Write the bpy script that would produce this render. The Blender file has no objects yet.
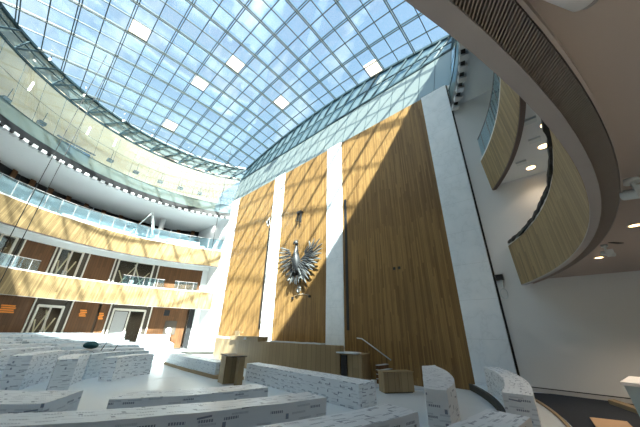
import bpy, bmesh, math, random
from mathutils import Vector, Matrix, noise
random.seed(7)
SC = bpy.context.scene
COL = SC.collection
YC = -7.69                       # centre line of the round chamber; the flat front wall is y = 0
PI = math.pi
D = math.radians

# ------------------------------------------------------------------ camera
cd = bpy.data.cameras.new('camera'); cam = bpy.data.objects.new('camera', cd); COL.objects.link(cam)
cd.sensor_width = 36.0; cd.lens = 262.72 / 640 * 36.0; cd.clip_start = 0.05; cd.clip_end = 500
pi_, ro_, ya_ = math.radians(24.292), math.radians(1.205), math.radians(42.933)
Fv = Vector((-math.sin(ya_) * math.cos(pi_), math.cos(ya_) * math.cos(pi_), math.sin(pi_)))
R0 = Vector((math.cos(ya_), math.sin(ya_), 0)); U0 = R0.cross(Fv)
Rv = R0 * math.cos(ro_) + U0 * math.sin(ro_); Uv = -R0 * math.sin(ro_) + U0 * math.cos(ro_)
cam.matrix_world = Matrix(((Rv.x, Uv.x, -Fv.x, 15.0), (Rv.y, Uv.y, -Fv.y, -14.0), (Rv.z, Uv.z, -Fv.z, 1.77), (0, 0, 0, 1)))
SC.camera = cam

# ------------------------------------------------------------------ world, sun, exposure
FILL_CLOUD = 5.0
SUNV = Vector((0.87, -0.53, 1.0)).normalized()
w = bpy.data.worlds.new('sky'); SC.world = w; w.use_nodes = True
nt = w.node_tree; nt.nodes.clear()
o_ = nt.nodes.new('ShaderNodeOutputWorld'); bg = nt.nodes.new('ShaderNodeBackground')
sky = nt.nodes.new('ShaderNodeValToRGB')    # clear blue overhead, paler towards the horizon
tc = nt.nodes.new('ShaderNodeTexCoord'); mp = nt.nodes.new('ShaderNodeMapping'); mp.inputs['Scale'].default_value = (2.2, 5.0, 2.0)
mp.inputs['Rotation'].default_value = (0, 0, 0.6)
nz = nt.nodes.new('ShaderNodeTexNoise'); nz.inputs['Scale'].default_value = 2.2; nz.inputs['Detail'].default_value = 6
cr = nt.nodes.new('ShaderNodeValToRGB'); cr.color_ramp.elements[0].position = 0.52; cr.color_ramp.elements[1].position = 0.80
mx = nt.nodes.new('ShaderNodeMixRGB'); mx.inputs['Color2'].default_value = (1.1, 1.25, 1.4, 1)  # pale streaks put into the sky to mimic reflections in roof panes
L = nt.links
L.new(tc.outputs['Generated'], mp.inputs['Vector']); L.new(mp.outputs['Vector'], nz.inputs['Vector'])
L.new(nz.outputs['Fac'], cr.inputs['Fac']); L.new(cr.outputs['Color'], mx.inputs['Fac'])
sx = nt.nodes.new('ShaderNodeSeparateXYZ'); L.new(tc.outputs['Generated'], sx.inputs[0]); L.new(sx.outputs['Z'], sky.inputs['Fac'])
e_ = sky.color_ramp.elements; e_[0].position = 0.15; e_[0].color = (0.62, 0.86, 1.0, 1); e_[1].position = 0.95; e_[1].color = (0.13, 0.41, 0.80, 1)
L.new(sky.outputs['Color'], mx.inputs['Color1'])
# bright cloud bank added in the unseen sunward sky as soft fill light
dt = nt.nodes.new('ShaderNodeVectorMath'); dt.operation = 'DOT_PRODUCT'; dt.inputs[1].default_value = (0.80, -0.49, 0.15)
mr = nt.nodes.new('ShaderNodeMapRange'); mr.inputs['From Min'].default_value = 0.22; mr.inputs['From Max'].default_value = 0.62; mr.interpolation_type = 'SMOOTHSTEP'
m2 = nt.nodes.new('ShaderNodeMixRGB'); m2.inputs['Color2'].default_value = (FILL_CLOUD * 1.0, FILL_CLOUD * 0.97, FILL_CLOUD * 0.90, 1)
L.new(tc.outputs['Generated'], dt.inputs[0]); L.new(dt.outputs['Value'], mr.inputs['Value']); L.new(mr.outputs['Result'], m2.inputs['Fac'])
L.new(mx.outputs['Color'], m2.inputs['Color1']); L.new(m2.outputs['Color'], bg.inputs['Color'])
L.new(bg.outputs['Background'], o_.inputs['Surface'])
bg.inputs['Strength'].default_value = 0.7
sl = bpy.data.lights.new('sun', 'SUN'); sl.energy = 33.0; sl.angle = math.radians(0.9); sl.color = (1.0, 0.93, 0.80)
so = bpy.data.objects.new('sun', sl); COL.objects.link(so); so.location = (20, -20, 40)
so.rotation_euler = (-SUNV).to_track_quat('-Z', 'Y').to_euler()
vs = SC.view_settings; vs.view_transform = 'Standard'; vs.look = 'None'; vs.gamma = 1.0; vs.use_curve_mapping = False
vs.exposure = 0.42
cy = SC.cycles
cy.max_bounces = 10; cy.diffuse_bounces = 6; cy.glossy_bounces = 3; cy.transmission_bounces = 4; cy.transparent_max_bounces = 24
cy.sample_clamp_indirect = 6.0; cy.use_denoising = True; cy.caustics_reflective = False; cy.caustics_refractive = False

# ------------------------------------------------------------------ node helpers and materials
class NB:
    def __init__(s, name):
        s.m = bpy.data.materials.new(name); s.m.use_nodes = True; s.t = s.m.node_tree
        s.t.nodes.clear(); s.out = s.t.nodes.new('ShaderNodeOutputMaterial')
    def n(s, typ, **kw):
        nd = s.t.nodes.new(typ)
        for k, v in kw.items():
            if k.startswith('_'): setattr(nd, k[1:], v)
            else:
                k2 = int(k[1:]) if k[0] == 'i' and k[1:].isdigit() else k
                s.put(nd.inputs[k2], v)
        return nd
    def put(s, inp, v):
        if isinstance(v, bpy.types.NodeSocket): s.t.links.new(v, inp)
        elif isinstance(v, bpy.types.Node): s.t.links.new(v.outputs[0], inp)
        elif isinstance(v, tuple) and len(v) == 3 and inp.type == 'RGBA': inp.default_value = (*v, 1)
        else: inp.default_value = v
    def math(s, op, a, b=0.0, c=None):
        nd = s.t.nodes.new('ShaderNodeMath'); nd.operation = op; s.put(nd.inputs[0], a); s.put(nd.inputs[1], b)
        if c is not None: s.put(nd.inputs[2], c)
        return nd.outputs[0]
    def mix(s, f, a, b, blend='MIX'):
        nd = s.t.nodes.new('ShaderNodeMixRGB'); nd.blend_type = blend
        s.put(nd.inputs[0], f); s.put(nd.inputs[1], a); s.put(nd.inputs[2], b); return nd.outputs[0]
    def bsdf(s, color, rough=0.6, spec=0.3, metal=0.0, normal=None):
        b = s.t.nodes.new('ShaderNodeBsdfPrincipled'); s.put(b.inputs['Base Color'], color); s.put(b.inputs['Roughness'], rough)
        b.inputs['Specular IOR Level'].default_value = spec; b.inputs['Metallic'].default_value = metal
        if normal is not None: s.t.links.new(normal, b.inputs['Normal'])
        return b
    def fin(s, sh): s.t.links.new(sh.outputs[0], s.out.inputs['Surface']); return s.m
    def uv(s):
        u = s.t.nodes.new('ShaderNodeUVMap'); sp = s.t.nodes.new('ShaderNodeSeparateXYZ'); s.t.links.new(u.outputs[0], sp.inputs[0])
        return u.outputs[0], sp.outputs[0], sp.outputs[1]
    def noise(s, vec, scale=1.0, detail=3.0, rough=0.5):
        nd = s.t.nodes.new('ShaderNodeTexNoise'); s.put(nd.inputs['Vector'], vec); nd.inputs['Scale'].default_value = scale
        nd.inputs['Detail'].default_value = detail; nd.inputs['Roughness'].default_value = rough; return nd.outputs['Fac']
    def comb(s, x, y, z=0.0):
        nd = s.t.nodes.new('ShaderNodeCombineXYZ'); s.put(nd.inputs[0], x); s.put(nd.inputs[1], y); s.put(nd.inputs[2], z); return nd.outputs[0]
    def wn(s, x, y=0.0):
        nd = s.t.nodes.new('ShaderNodeTexWhiteNoise'); nd.noise_dimensions = '2D'; s.put(nd.inputs['Vector'], s.comb(x, y)); return nd.outputs['Value']

def plain(name, color, rough=0.6, spec=0.3, metal=0.0, var=0.06, vscale=3.0):
    b = NB(name); tcn = b.n('ShaderNodeTexCoord')
    f = b.noise(tcn.outputs['Object'], vscale, 4)
    k = b.math('MULTIPLY_ADD', f, 2 * var, 1 - var)
    c = b.mix(1.0, color, b.comb(k, k, k), 'MULTIPLY')
    return b.fin(b.bsdf(c, rough, spec, metal))

def wood(name, lo, hi, strip=0.07, joint=None, rough=0.45, groove=True):
    b = NB(name); uvv, u, v = b.uv()
    cell = b.math('FLOOR', b.math('DIVIDE', u, strip))
    r = b.wn(cell, 3.0)
    r2 = b.wn(cell, b.math('FLOOR', b.math('DIVIDE', b.math('MULTIPLY_ADD', r, 3.0, v), 2.6)))
    g = b.noise(b.comb(b.math('MULTIPLY', u, 26.0), b.math('MULTIPLY', v, 0.9), r), 1.0, 5, 0.62)
    g2 = b.noise(b.comb(b.math('MULTIPLY', u, 0.5), b.math('MULTIPLY', v, 0.35)), 1.0, 2)
    f = b.math('ADD', b.math('ADD', b.math('MULTIPLY', r2, 0.42), b.math('MULTIPLY', g, 0.5)), b.math('MULTIPLY', g2, 0.18))
    f = b.math('SUBTRACT', f, 0.05)
    c = b.mix(f, lo, hi)
    if groove:
        fr = b.math('FRACT', b.math('DIVIDE', u, strip))
        gm = b.math('LESS_THAN', fr, 0.10)
        c = b.mix(b.math('MULTIPLY', gm, 0.45), c, (lo[0] * .45, lo[1] * .45, lo[2] * .45))
    if joint:
        fr = b.math('FRACT', b.math('DIVIDE', u, joint))
        c = b.mix(b.math('MULTIPLY', b.math('LESS_THAN', fr, 0.008), 0.8), c, (0.03, 0.02, 0.01))
    return b.fin(b.bsdf(c, rough, 0.35))

def glass(name, tint, gloss=0.10, diff=0.0, dcol=(0.7, 0.85, 0.88), rough=0.03, cell=None):
    b = NB(name)
    tr = b.n('ShaderNodeBsdfTransparent', Color=tint)
    gl = b.n('ShaderNodeBsdfGlossy', Color=(0.9, 0.97, 1.0), Roughness=rough)
    lw = b.n('ShaderNodeLayerWeight', Blend=0.25)
    f = b.math('MULTIPLY_ADD', lw.outputs['Facing'], 0.45, gloss)
    m = b.n('ShaderNodeMixShader', i0=f, i1=tr, i2=gl)
    if diff > 0:
        tcn = b.n('ShaderNodeTexCoord')
        df = b.n('ShaderNodeBsdfDiffuse', Color=dcol); tl = b.n('ShaderNodeBsdfTranslucent', Color=dcol)
        d2 = b.n('ShaderNodeMixShader', i0=0.5, i1=df, i2=tl)
        m = b.n('ShaderNodeMixShader', i0=diff, i1=m, i2=d2)
    return b.fin(m)

def emis(name, color, strength):
    b = NB(name); e = b.n('ShaderNodeEmission', Color=color, Strength=strength); return b.fin(e)

def wrap_paper(name, base, ink):
    """white protective film printed all over with short blue-grey marks and text lines"""
    b = NB(name); uvv, u, v = b.uv()
    def layer(cw, ch, sh, w_, h_, seed, dens):
        vv = b.math('MULTIPLY_ADD', u, sh, v)
        row = b.math('FLOOR', b.math('DIVIDE', vv, ch))
        uo = b.math('MULTIPLY_ADD', b.wn(row, seed), cw, u)
        cl = b.math('FLOOR', b.math('DIVIDE', uo, cw))
        rnd = b.wn(b.math('ADD', cl, seed), row)
        fu = b.math('FRACT', b.math('DIVIDE', uo, cw)); fv = b.math('FRACT', b.math('DIVIDE', vv, ch))
        a = b.math('LESS_THAN', b.math('ABSOLUTE', b.math('SUBTRACT', fu, 0.5)), w_)
        c = b.math('LESS_THAN', b.math('ABSOLUTE', b.math('SUBTRACT', fv, 0.5)), h_)
        d = b.math('LESS_THAN', rnd, dens)
        return b.math('MULTIPLY', b.math('MULTIPLY', a, c), d)
    m1 = layer(0.36, 0.17, 0.0, 0.29, 0.10, 1.3, 0.62)
    # broken up into letter-like bits
    let = b.math('GREATER_THAN', b.math('FRACT', b.math('DIVIDE', u, 0.034)), 0.28)
    m1 = b.math('MULTIPLY', m1, let)
    m2 = layer(0.62, 0.30, 0.10, 0.16, 0.04, 7.7, 0.40)
    m3 = layer(0.5, 0.21, 0.0, 0.05, 0.17, 4.1, 0.6)
    m4 = layer(0.36, 0.085, 0.0, 0.34, 0.16, 9.2, 0.55)
    m4 = b.math('MULTIPLY', m4, b.math('GREATER_THAN', b.math('FRACT', b.math('DIVIDE', u, 0.019)), 0.4))
    mm = b.math('MAXIMUM', b.math('MAXIMUM', m1, m2), b.math('MAXIMUM', m3, b.math('MULTIPLY', m4, 0.5)))
    tcn = b.n('ShaderNodeTexCoord')
    nzf = b.noise(tcn.outputs['Object'], 2.5, 4)
    c0 = b.mix(nzf, tuple(x * 0.88 for x in base), base)
    c = b.mix(b.math('MULTIPLY', mm, 0.85), c0, ink)
    bp = b.n('ShaderNodeBump', Strength=0.35, Distance=0.03, Height=b.noise(tcn.outputs['Object'], 6.0, 5, 0.6))
    return b.fin(b.bsdf(c, 0.38, 0.45, 0.0, bp.outputs[0]))

def marble(name, c1, c2):
    b = NB(name); uvv, u, v = b.uv()
    n1 = b.noise(b.comb(b.math('MULTIPLY', u, 1.2), b.math('MULTIPLY', v, 1.0)), 0.8, 8, 0.6)
    wv = b.math('ABSOLUTE', b.math('SUBTRACT', n1, 0.5))
    vein = b.math('LESS_THAN', wv, 0.012)
    soft = b.math('MULTIPLY', b.math('SUBTRACT', 1.0, b.math('MINIMUM', b.math('MULTIPLY', wv, 6.0), 1.0)), 0.5)
    c = b.mix(b.math('MULTIPLY', soft, 0.7), c1, c2)
    c = b.mix(b.math('MULTIPLY', vein, 0.08), c, (0.33, 0.38, 0.42))
    j = b.math('LESS_THAN', b.math('FRACT', b.math('DIVIDE', v, 1.62)), 0.006)
    c = b.mix(b.math('MULTIPLY', j, 0.4), c, (0.25, 0.3, 0.33))
    return b.fin(b.bsdf(c, 0.3, 0.45))

M = {}
M['wood_wall'] = wood('oak_slats_wall', (0.075, 0.034, 0.010), (0.39, 0.24, 0.088), 0.075, 1.4)
M['wood_fascia'] = wood('oak_veneer_fascia', (0.09, 0.058, 0.026), (0.45, 0.33, 0.165), 0.11, 2.2)
M['wood_desk'] = wood('oak_veneer_podium', (0.22, 0.155, 0.08), (0.36, 0.27, 0.15), 0.30, None)
M['wood_dark'] = wood('walnut_panel', (0.08, 0.036, 0.014), (0.19, 0.09, 0.038), 0.20, None)
M['marble'] = marble('pale_marble', (0.84, 0.91, 0.97), (0.66, 0.76, 0.83))
M['plaster'] = plain('white_plaster', (0.74, 0.76, 0.77), 0.8, 0.2, 0, 0.03, 0.5)
M['plaster_grey'] = plain('grey_plaster', (0.56, 0.58, 0.60), 0.85, 0.15, 0, 0.04, 0.5)
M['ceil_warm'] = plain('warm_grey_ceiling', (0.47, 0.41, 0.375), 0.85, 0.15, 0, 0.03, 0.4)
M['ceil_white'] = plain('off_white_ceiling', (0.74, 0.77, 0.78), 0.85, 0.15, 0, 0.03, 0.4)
M['beige'] = plain('beige_ceiling', (0.80, 0.66, 0.49), 0.8, 0.2, 0, 0.05, 0.6)
M['coping'] = plain('pale_grey_coping', (0.55, 0.55, 0.55), 0.5, 0.4)
M['band_metal'] = plain('grey_soffit_band', (0.36, 0.34, 0.34), 0.45, 0.4)
M['dark_edge'] = plain('dark_soffit_edge', (0.10, 0.075, 0.07), 0.5, 0.3)
M['black'] = plain('matt_black', (0.015, 0.016, 0.018), 0.5, 0.4)
M['carpet'] = plain('dark_carpet', (0.035, 0.04, 0.048), 0.95, 0.1, 0, 0.25, 30)
M['steel'] = plain('teal_steel', (0.022, 0.050, 0.064), 0.45, 0.4)
M['steel_light'] = plain('pale_steel', (0.60, 0.66, 0.68), 0.35, 0.5)
M['frame_white'] = plain('cream_door_frame', (0.72, 0.68, 0.60), 0.5, 0.4)
M['dark_step'] = plain('dark_step_edge', (0.05, 0.05, 0.045), 0.7, 0.2)
M['timber'] = plain('raw_timber', (0.85, 0.72, 0.52), 0.7, 0.2)
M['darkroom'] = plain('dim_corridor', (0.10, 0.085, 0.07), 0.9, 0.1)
M['wrap'] = wrap_paper('printed_white_film', (0.80, 0.85, 0.90), (0.13, 0.17, 0.25))
M['wrap_blue'] = wrap_paper('printed_film_bluish', (0.64, 0.73, 0.80), (0.26, 0.34, 0.45))
M['film'] = plain('white_floor_film', (0.60, 0.66, 0.70), 0.28, 0.5, 0, 0.06, 1.2)
def translucent(name, col, f=0.5):
    b = NB(name); d = b.n('ShaderNodeBsdfDiffuse', Color=col); t = b.n('ShaderNodeBsdfTranslucent', Color=col)
    return b.fin(b.n('ShaderNodeMixShader', i0=f, i1=d, i2=t))
M['panel_white'] = translucent('cream_blind', (0.95, 0.88, 0.80), 0.6)
M['roof_glass'] = glass('roof_glass', (0.78, 0.90, 0.96), 0.04, 0.05, (0.8, 0.9, 0.95))
M['ring_glass'] = glass('ring_glass', (0.86, 0.95, 0.94), 0.07, 0.06, (0.72, 0.86, 0.86))
M['truss_glass'] = glass('truss_glass', (0.50, 0.66, 0.70), 0.08, 0.5, (0.22, 0.30, 0.31))
M['parapet_glass'] = glass('parapet_glass', (0.48, 0.60, 0.62), 0.08, 0.55, (0.19, 0.26, 0.275))
M['frosted'] = glass('frosted_upper_glass', (0.70, 0.86, 0.86), 0.06, 0.80, (0.25, 0.29, 0.28), 0.12)
M['rail_glass'] = glass('rail_glass', (0.80, 0.92, 0.96), 0.04, 0.03, (0.5, 0.75, 0.88))
M['clear'] = glass('door_glass', (0.88, 0.92, 0.92), 0.0)
M['eagle'] = plain('brushed_steel', (0.17, 0.185, 0.19), 0.42, 0.5, 0.45, 0.15, 8)
M['eagle_dark'] = plain('shaded_steel', (0.045, 0.05, 0.055), 0.45, 0.5, 0.4, 0.15, 8)  # darker copy of the steel, shade put into its colour
M['lamp'] = emis('warm_lamp', (1.0, 0.62, 0.28), 9.0)
M['lamp_white'] = emis('white_lamp', (1.0, 0.93, 0.80), 7.0)
M['orange'] = plain('orange_paper', (0.95, 0.33, 0.07), 0.7, 0.2)
M['cardboard'] = plain('brown_cardboard', (0.50, 0.33, 0.20), 0.8, 0.1)
M['plastic'] = plain('pale_blue_plastic', (0.55, 0.68, 0.74), 0.35, 0.5)
M['white'] = plain('white_paint', (0.80, 0.80, 0.80), 0.5, 0.4)
M['grille'] = plain('grille_slats', (0.30, 0.255, 0.22), 0.6, 0.3)
M['edge_wood'] = plain('wood_edge_trim', (0.30, 0.22, 0.13), 0.6, 0.3)
M['teal_cloth'] = plain('dark_teal_cloth', (0.03, 0.08, 0.09), 0.9, 0.1)

# ------------------------------------------------------------------ mesh helpers
class MB:
    def __init__(s): s.bm = bmesh.new(); s.uvl = s.bm.loops.layers.uv.new('UVMap')
    def face(s, pts, uvs=None, smooth=False):
        vs_ = [s.bm.verts.new(p) for p in pts]
        f = s.bm.faces.new(vs_); f.smooth = smooth
        if uvs is None:
            a = Vector(pts[1]) - Vector(pts[0]); b_ = Vector(pts[-1]) - Vector(pts[0]); n_ = a.cross(b_)
            if n_.length < 1e-9: n_ = Vector((0, 0, 1))
            n_.normalize()
            if abs(n_.z) > 0.8: uvs = [(p[0], p[1]) for p in pts]
            else:
                t = Vector((-n_.y, n_.x, 0)).normalized(); uvs = [(Vector(p).dot(t), p[2]) for p in pts]
        for l, q in zip(f.loops, uvs): l[s.uvl].uv = q
        return f
    def box(s, x0, x1, y0, y1, z0, z1, mat=None):
        P = [Vector((x, y, z)) for z in (z0, z1) for y in (y0, y1) for x in (x0, x1)]
        if mat is not None: P = [mat @ p for p in P]
        for q in ((0, 2, 3, 1), (4, 5, 7, 6), (0, 1, 5, 4), (2, 6, 7, 3), (0, 4, 6, 2), (1, 3, 7, 5)): s.face([P[i] for i in q])
        return s
    def prism(s, poly, z0, z1):
        n = len(poly)
        s.face([(p[0], p[1], z1) for p in poly]); s.face([(p[0], p[1], z0) for p in reversed(poly)])
        u = 0
        for i in range(n):
            a, b_ = poly[i], poly[(i + 1) % n]; d = math.dist(a, b_)
            s.face([(a[0], a[1], z0), (b_[0], b_[1], z0), (b_[0], b_[1], z1), (a[0], a[1], z1)], [(u, z0), (u + d, z0), (u + d, z1), (u, z1)]); u += d
        return s
    def sweep(s, pts, w_, h_, up=Vector((0, 0, 1)), closed=False):
        pts = [Vector(p) for p in pts]; n = len(pts); rings = []
        for i, p in enumerate(pts):
            t = (pts[min(i + 1, n - 1)] - pts[max(i - 1, 0)]).normalized()
            sd = t.cross(up)
            if sd.length < 1e-4: sd = t.cross(Vector((1, 0, 0)))
            sd.normalize(); u_ = sd.cross(t).normalized()
            rings.append([p + sd * a * w_ / 2 + u_ * b_ * h_ / 2 for a, b_ in ((-1, -1), (1, -1), (1, 1), (-1, 1))])
        vv = [[s.bm.verts.new(q) for q in r] for r in rings]
        for i in range(n - 1):
            for k in range(4):
                s.bm.faces.new((vv[i][k], vv[i][(k + 1) % 4], vv[i + 1][(k + 1) % 4], vv[i + 1][k]))
        s.bm.faces.new(vv[0][::-1]); s.bm.faces.new(vv[-1]); return s
    def tube(s, pts, r, n=8, taper=None):
        pts = [Vector(p) for p in pts]; m = len(pts); vv = []
        for i, p in enumerate(pts):
            t = (pts[min(i + 1, m - 1)] - pts[max(i - 1, 0)]).normalized()
            a = t.cross(Vector((0, 0, 1)))
            if a.length < 1e-3: a = t.cross(Vector((1, 0, 0)))
            a.normalize(); b_ = t.cross(a); rr = r if taper is None else r * taper[i]
            vv.append([s.bm.verts.new(p + (a * math.cos(2 * PI * k / n) + b_ * math.sin(2 * PI * k / n)) * rr) for k in range(n)])
        for i in range(m - 1):
            for k in range(n):
                f = s.bm.faces.new((vv[i][k], vv[i][(k + 1) % n], vv[i + 1][(k + 1) % n], vv[i + 1][k])); f.smooth = True
        s.bm.faces.new(vv[0][::-1]); s.bm.faces.new(vv[-1]); return s
    def cyl(s, c, r, z0, z1, n=20, r2=None):
        r2 = r if r2 is None else r2
        lo = [s.bm.verts.new((c[0] + r * math.cos(2 * PI * k / n), c[1] + r * math.sin(2 * PI * k / n), z0)) for k in range(n)]
        hi = [s.bm.verts.new((c[0] + r2 * math.cos(2 * PI * k / n), c[1] + r2 * math.sin(2 * PI * k / n), z1)) for k in range(n)]
        for k in range(n):
            f = s.bm.faces.new((lo[k], lo[(k + 1) % n], hi[(k + 1) % n], hi[k])); f.smooth = True
        s.bm.faces.new(lo[::-1]); s.bm.faces.new(hi); return s
    def revolve(s, prof, closed=True, n=150, a0=None, a1=None, yend=0.0, smooth=True):
        """revolve (r, z[, yend]) about (0, YC) from the front wall on the right, round behind, to the front wall on the left"""
        m = len(prof); cols = []
        vlen = [0]
        for i in range(1, m + 1): vlen.append(vlen[-1] + math.dist(prof[i - 1][:2], prof[i % m][:2]))
        for k in range(n + 1):
            t = k / n; col = []
            for q in prof:
                r, z = q[0], q[1]; ye = q[2] if len(q) > 2 else yend
                s0 = math.asin(min(1, (ye - YC) / r))
                A0 = s0 if a0 is None else a0; A1 = -PI - s0 if a1 is None else a1
                a = A0 + (A1 - A0) * t
                col.append(((r * math.cos(a), YC + r * math.sin(a), z), -a * r))
            cols.append(col)
        vv = [[s.bm.verts.new(c[0]) for c in col] for col in cols]
        rng = range(m if closed else m - 1)
        R_ = prof[0][0]
        for k in range(n):
            for i in rng:
                j = (i + 1) % m
                f = s.bm.faces.new((vv[k][i], vv[k + 1][i], vv[k + 1][j], vv[k][j])); f.smooth = False
                vi, vj = vlen[i], vlen[i + 1]
                if abs(prof[i][0] - prof[j][0]) < abs(prof[i][1] - prof[j][1]): vi, vj = prof[i][1], prof[j][1]
                for l, q in zip(f.loops, ((cols[k][i][1], vi), (cols[k + 1][i][1], vi), (cols[k + 1][j][1], vj), (cols[k][j][1], vj))): l[s.uvl].uv = q
        if closed:
            for f, sg in ((s.bm.faces.new(vv[0][::-1]), -1), (s.bm.faces.new(vv[-1]), 1)):
                qs = prof[::-1] if sg < 0 else prof
                for l, q in zip(f.loops, qs): l[s.uvl].uv = (q[0], q[1])
        return s
    def wobble(s, amp=0.012, freq=2.5, cut=0.35):
        bmesh.ops.remove_doubles(s.bm, verts=s.bm.verts, dist=1e-4)
        for _ in range(4):
            es = [e for e in s.bm.edges if e.calc_length() > cut]
            if not es: break
            bmesh.ops.subdivide_edges(s.bm, edges=es, cuts=1, use_grid_fill=True)
        s.bm.normal_update()
        for v in s.bm.verts:
            p = v.co * freq
            v.co += Vector((noise.noise(p), noise.noise(p + Vector((9, 3, 5))), noise.noise(p + Vector((2, 7, 1))))) * amp
        return s
    def build(s, name, mat, parent=None, bevel=0.0):
        bmesh.ops.recalc_face_normals(s.bm, faces=s.bm.faces) if bevel >= 0 else None
        me = bpy.data.meshes.new(name); s.bm.to_mesh(me); s.bm.free()
        o = bpy.data.objects.new(name, me); COL.objects.link(o)
        me.materials.append(M[mat] if isinstance(mat, str) else mat)
        if bevel > 0:
            md = o.modifiers.new('b', 'BEVEL'); md.width = bevel; md.segments = 2; md.limit_method = 'ANGLE'
        if parent is not None: 
            o.parent = parent; o.matrix_parent_inverse = Matrix.Translation(-parent.location) if parent.rotation_euler.z == 0 else Matrix()
        return o

def tag(o, label=None, cat=None, group=None, kind=None):
    if label: o['label'] = label
    if cat: o['category'] = cat
    if group: o['group'] = group
    if kind: o['kind'] = kind
    return o
def empty(name, loc, label=None, cat=None, group=None, kind=None):
    o = bpy.data.objects.new(name, None); COL.objects.link(o); o.location = loc; o.empty_display_size = 0.2
    return tag(o, label, cat, group, kind)
def pol(r, deg, z=None):
    a = math.radians(deg); p = (r * math.cos(a), YC + r * math.sin(a))
    return p if z is None else (p[0], p[1], z)

# ================================================================== SETTING: floor, walls, ceilings
# floor: a low centre and rising curved tiers up to the perimeter
b = MB(); b.revolve([(13.3, -0.33), (13.3, -0.6), (1.0, -0.6), (1.0, -0.45), (11.9, -0.45), (11.9, -0.33)], n=90)
fl = b.build('floor', 'film'); tag(fl, 'pale film-covered chamber floor falling in low curved steps to the centre', kind='structure')
b = MB(); b.box(-9.0, 9.0, -9.5, 0, -0.62, -0.455); b.build('stage_floor', 'film', fl)
b = MB(); b.revolve([(13.32, -0.6), (13.32, -0.1), (26.0, -0.1), (26.0, -0.6)], n=90)
b.build('perimeter_floor', 'film', fl)  # unseen stretch behind the camera given white film to bounce light
b = MB(); b.revolve([(14.58, -0.1), (14.58, -0.09), (24.0, -0.09), (24.0, -0.1)], n=40, a0=D(29.5), a1=D(-12)); b.build('carpet', 'carpet', fl)
b = MB(); b.revolve([(13.25, -0.34), (13.25, -0.09), (13.36, -0.09), (13.36, -0.34)], n=90); b.build('step_edge', 'dark_step', fl)
b = MB(); b.revolve([(13.36, -0.098), (13.36, -0.085), (14.45, -0.085), (14.45, -0.098)], n=60, a0=math.radians(28), a1=math.radians(-60)); b.build('film_strip', 'film', fl)
b = MB(); b.revolve([(14.45, -0.1), (14.45, -0.04), (14.52, -0.04), (14.52, -0.1)], n=60, a0=math.radians(28.5), a1=math.radians(-60)); b.build('step_edge', 'edge_wood', fl)

# front wall
wf = empty('wall_front', (0, 0, 0), 'tall flat front wall of oak panels, white pilasters and plaster ends', kind='structure')
b = MB(); b.box(-26, 26, 0.0, 0.3, -0.6, 16.15); b.build('plaster', 'plaster', wf)
for x0, x1 in ((-11.1, -4.28), (-2.79, 2.79), (4.28, 11.1)):
    MB().box(x0, x1, -0.06, 0.01, -0.5, 16.15).build('wood_panel', 'wood_wall', wf)
for x0, x1 in ((-12.66, -11.1), (-4.28, -2.79), (2.79, 4.28), (11.1, 12.66)):
    MB().box(x0, x1, -0.12, 0.01, -0.5 if abs(x0) > 5 else 1.0, 16.2).build('marble_pilaster', 'marble', wf, 0.01)
for x in (4.56, -4.5):
    MB().box(x - 0.1, x + 0.1, -0.09, -0.05, 1.9, 10.75).build('lighting_slot', 'black', wf)
MB().box(12.66, 12.74, -0.03, 0.0, -0.1, 16.2).build('shadow_gap', 'black', wf)
b = MB(); b.box(12.8, 19.5, -0.03, 0, -0.09, 0.03); bb = b.build('baseboard_right', 'coping'); tag(bb, 'pale strip along the foot of the right plaster wall', kind='structure')
b = MB(); b.box(12.8, 19.5, -0.012, 0, 0.03, 0.06); b.build('shadow_line', 'black', bb)

# ceiling under each level, all ending at the front wall
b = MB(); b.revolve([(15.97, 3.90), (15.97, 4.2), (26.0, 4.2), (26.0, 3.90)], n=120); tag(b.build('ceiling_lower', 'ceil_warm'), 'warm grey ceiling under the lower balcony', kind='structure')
b = MB(); b.revolve([(15.75, 8.50), (15.75, 8.8), (26.0, 8.8), (26.0, 8.50)], n=120); tag(b.build('ceiling_middle', 'ceil_white'), 'white ceiling under the upper balcony', kind='structure')
b = MB(); b.revolve([(14.95, 14.25), (14.95, 14.5), (26.0, 14.5), (26.0, 14.25)], n=120); tag(b.build('ceiling_upper', 'ceil_white'), 'white ceiling above the upper balcony', kind='structure')
b = MB(); b.revolve([(16.1, 20.1, 0.95), (16.1, 20.4, 0.95), (21.5, 20.4, 0.95), (21.5, 20.1, 0.95)], n=120); tag(b.build('ceiling_walkway', 'beige'), 'beige ceiling of the glazed walkway below the skylight', kind='structure')
b = MB(); b.revolve([(20.5, 14.5, 0.0), (20.5, 20.1, 0.95), (20.8, 20.1, 0.95), (20.8, 14.5, 0.0)], n=120); tag(b.build('wall_walkway', 'beige'), 'beige outer wall of the glazed walkway', kind='structure')
b = MB(); b.revolve([(16.75, 22.3, 1.6), (16.75, 22.6, 1.6), (34.0, 22.6, 1.6), (34.0, 22.3, 1.6)], n=120); tag(b.build('roof_deck', 'plaster_grey'), 'flat roof deck around the skylight', kind='structure')
# back walls
wb = empty('wall_back', (0, 0, 0), 'curved back wall of dark wood panels behind the balconies', kind='structure')
RB = 17.5
D = math.radians
def wall_piece(name, mat, d0, d1, z0, z1, parent, R=RB, th=0.12, ye=None):
    b = MB(); b.revolve([(R, z0), (R, z1), (R + th, z1), (R + th, z0)], n=max(4, int(abs(d1 - d0) / 1.5)), a0=D(d0), a1=D(d1))
    return b.build(name, mat, parent)
AEND = -180 - math.degrees(math.asin(7.66 / RB))
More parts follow.
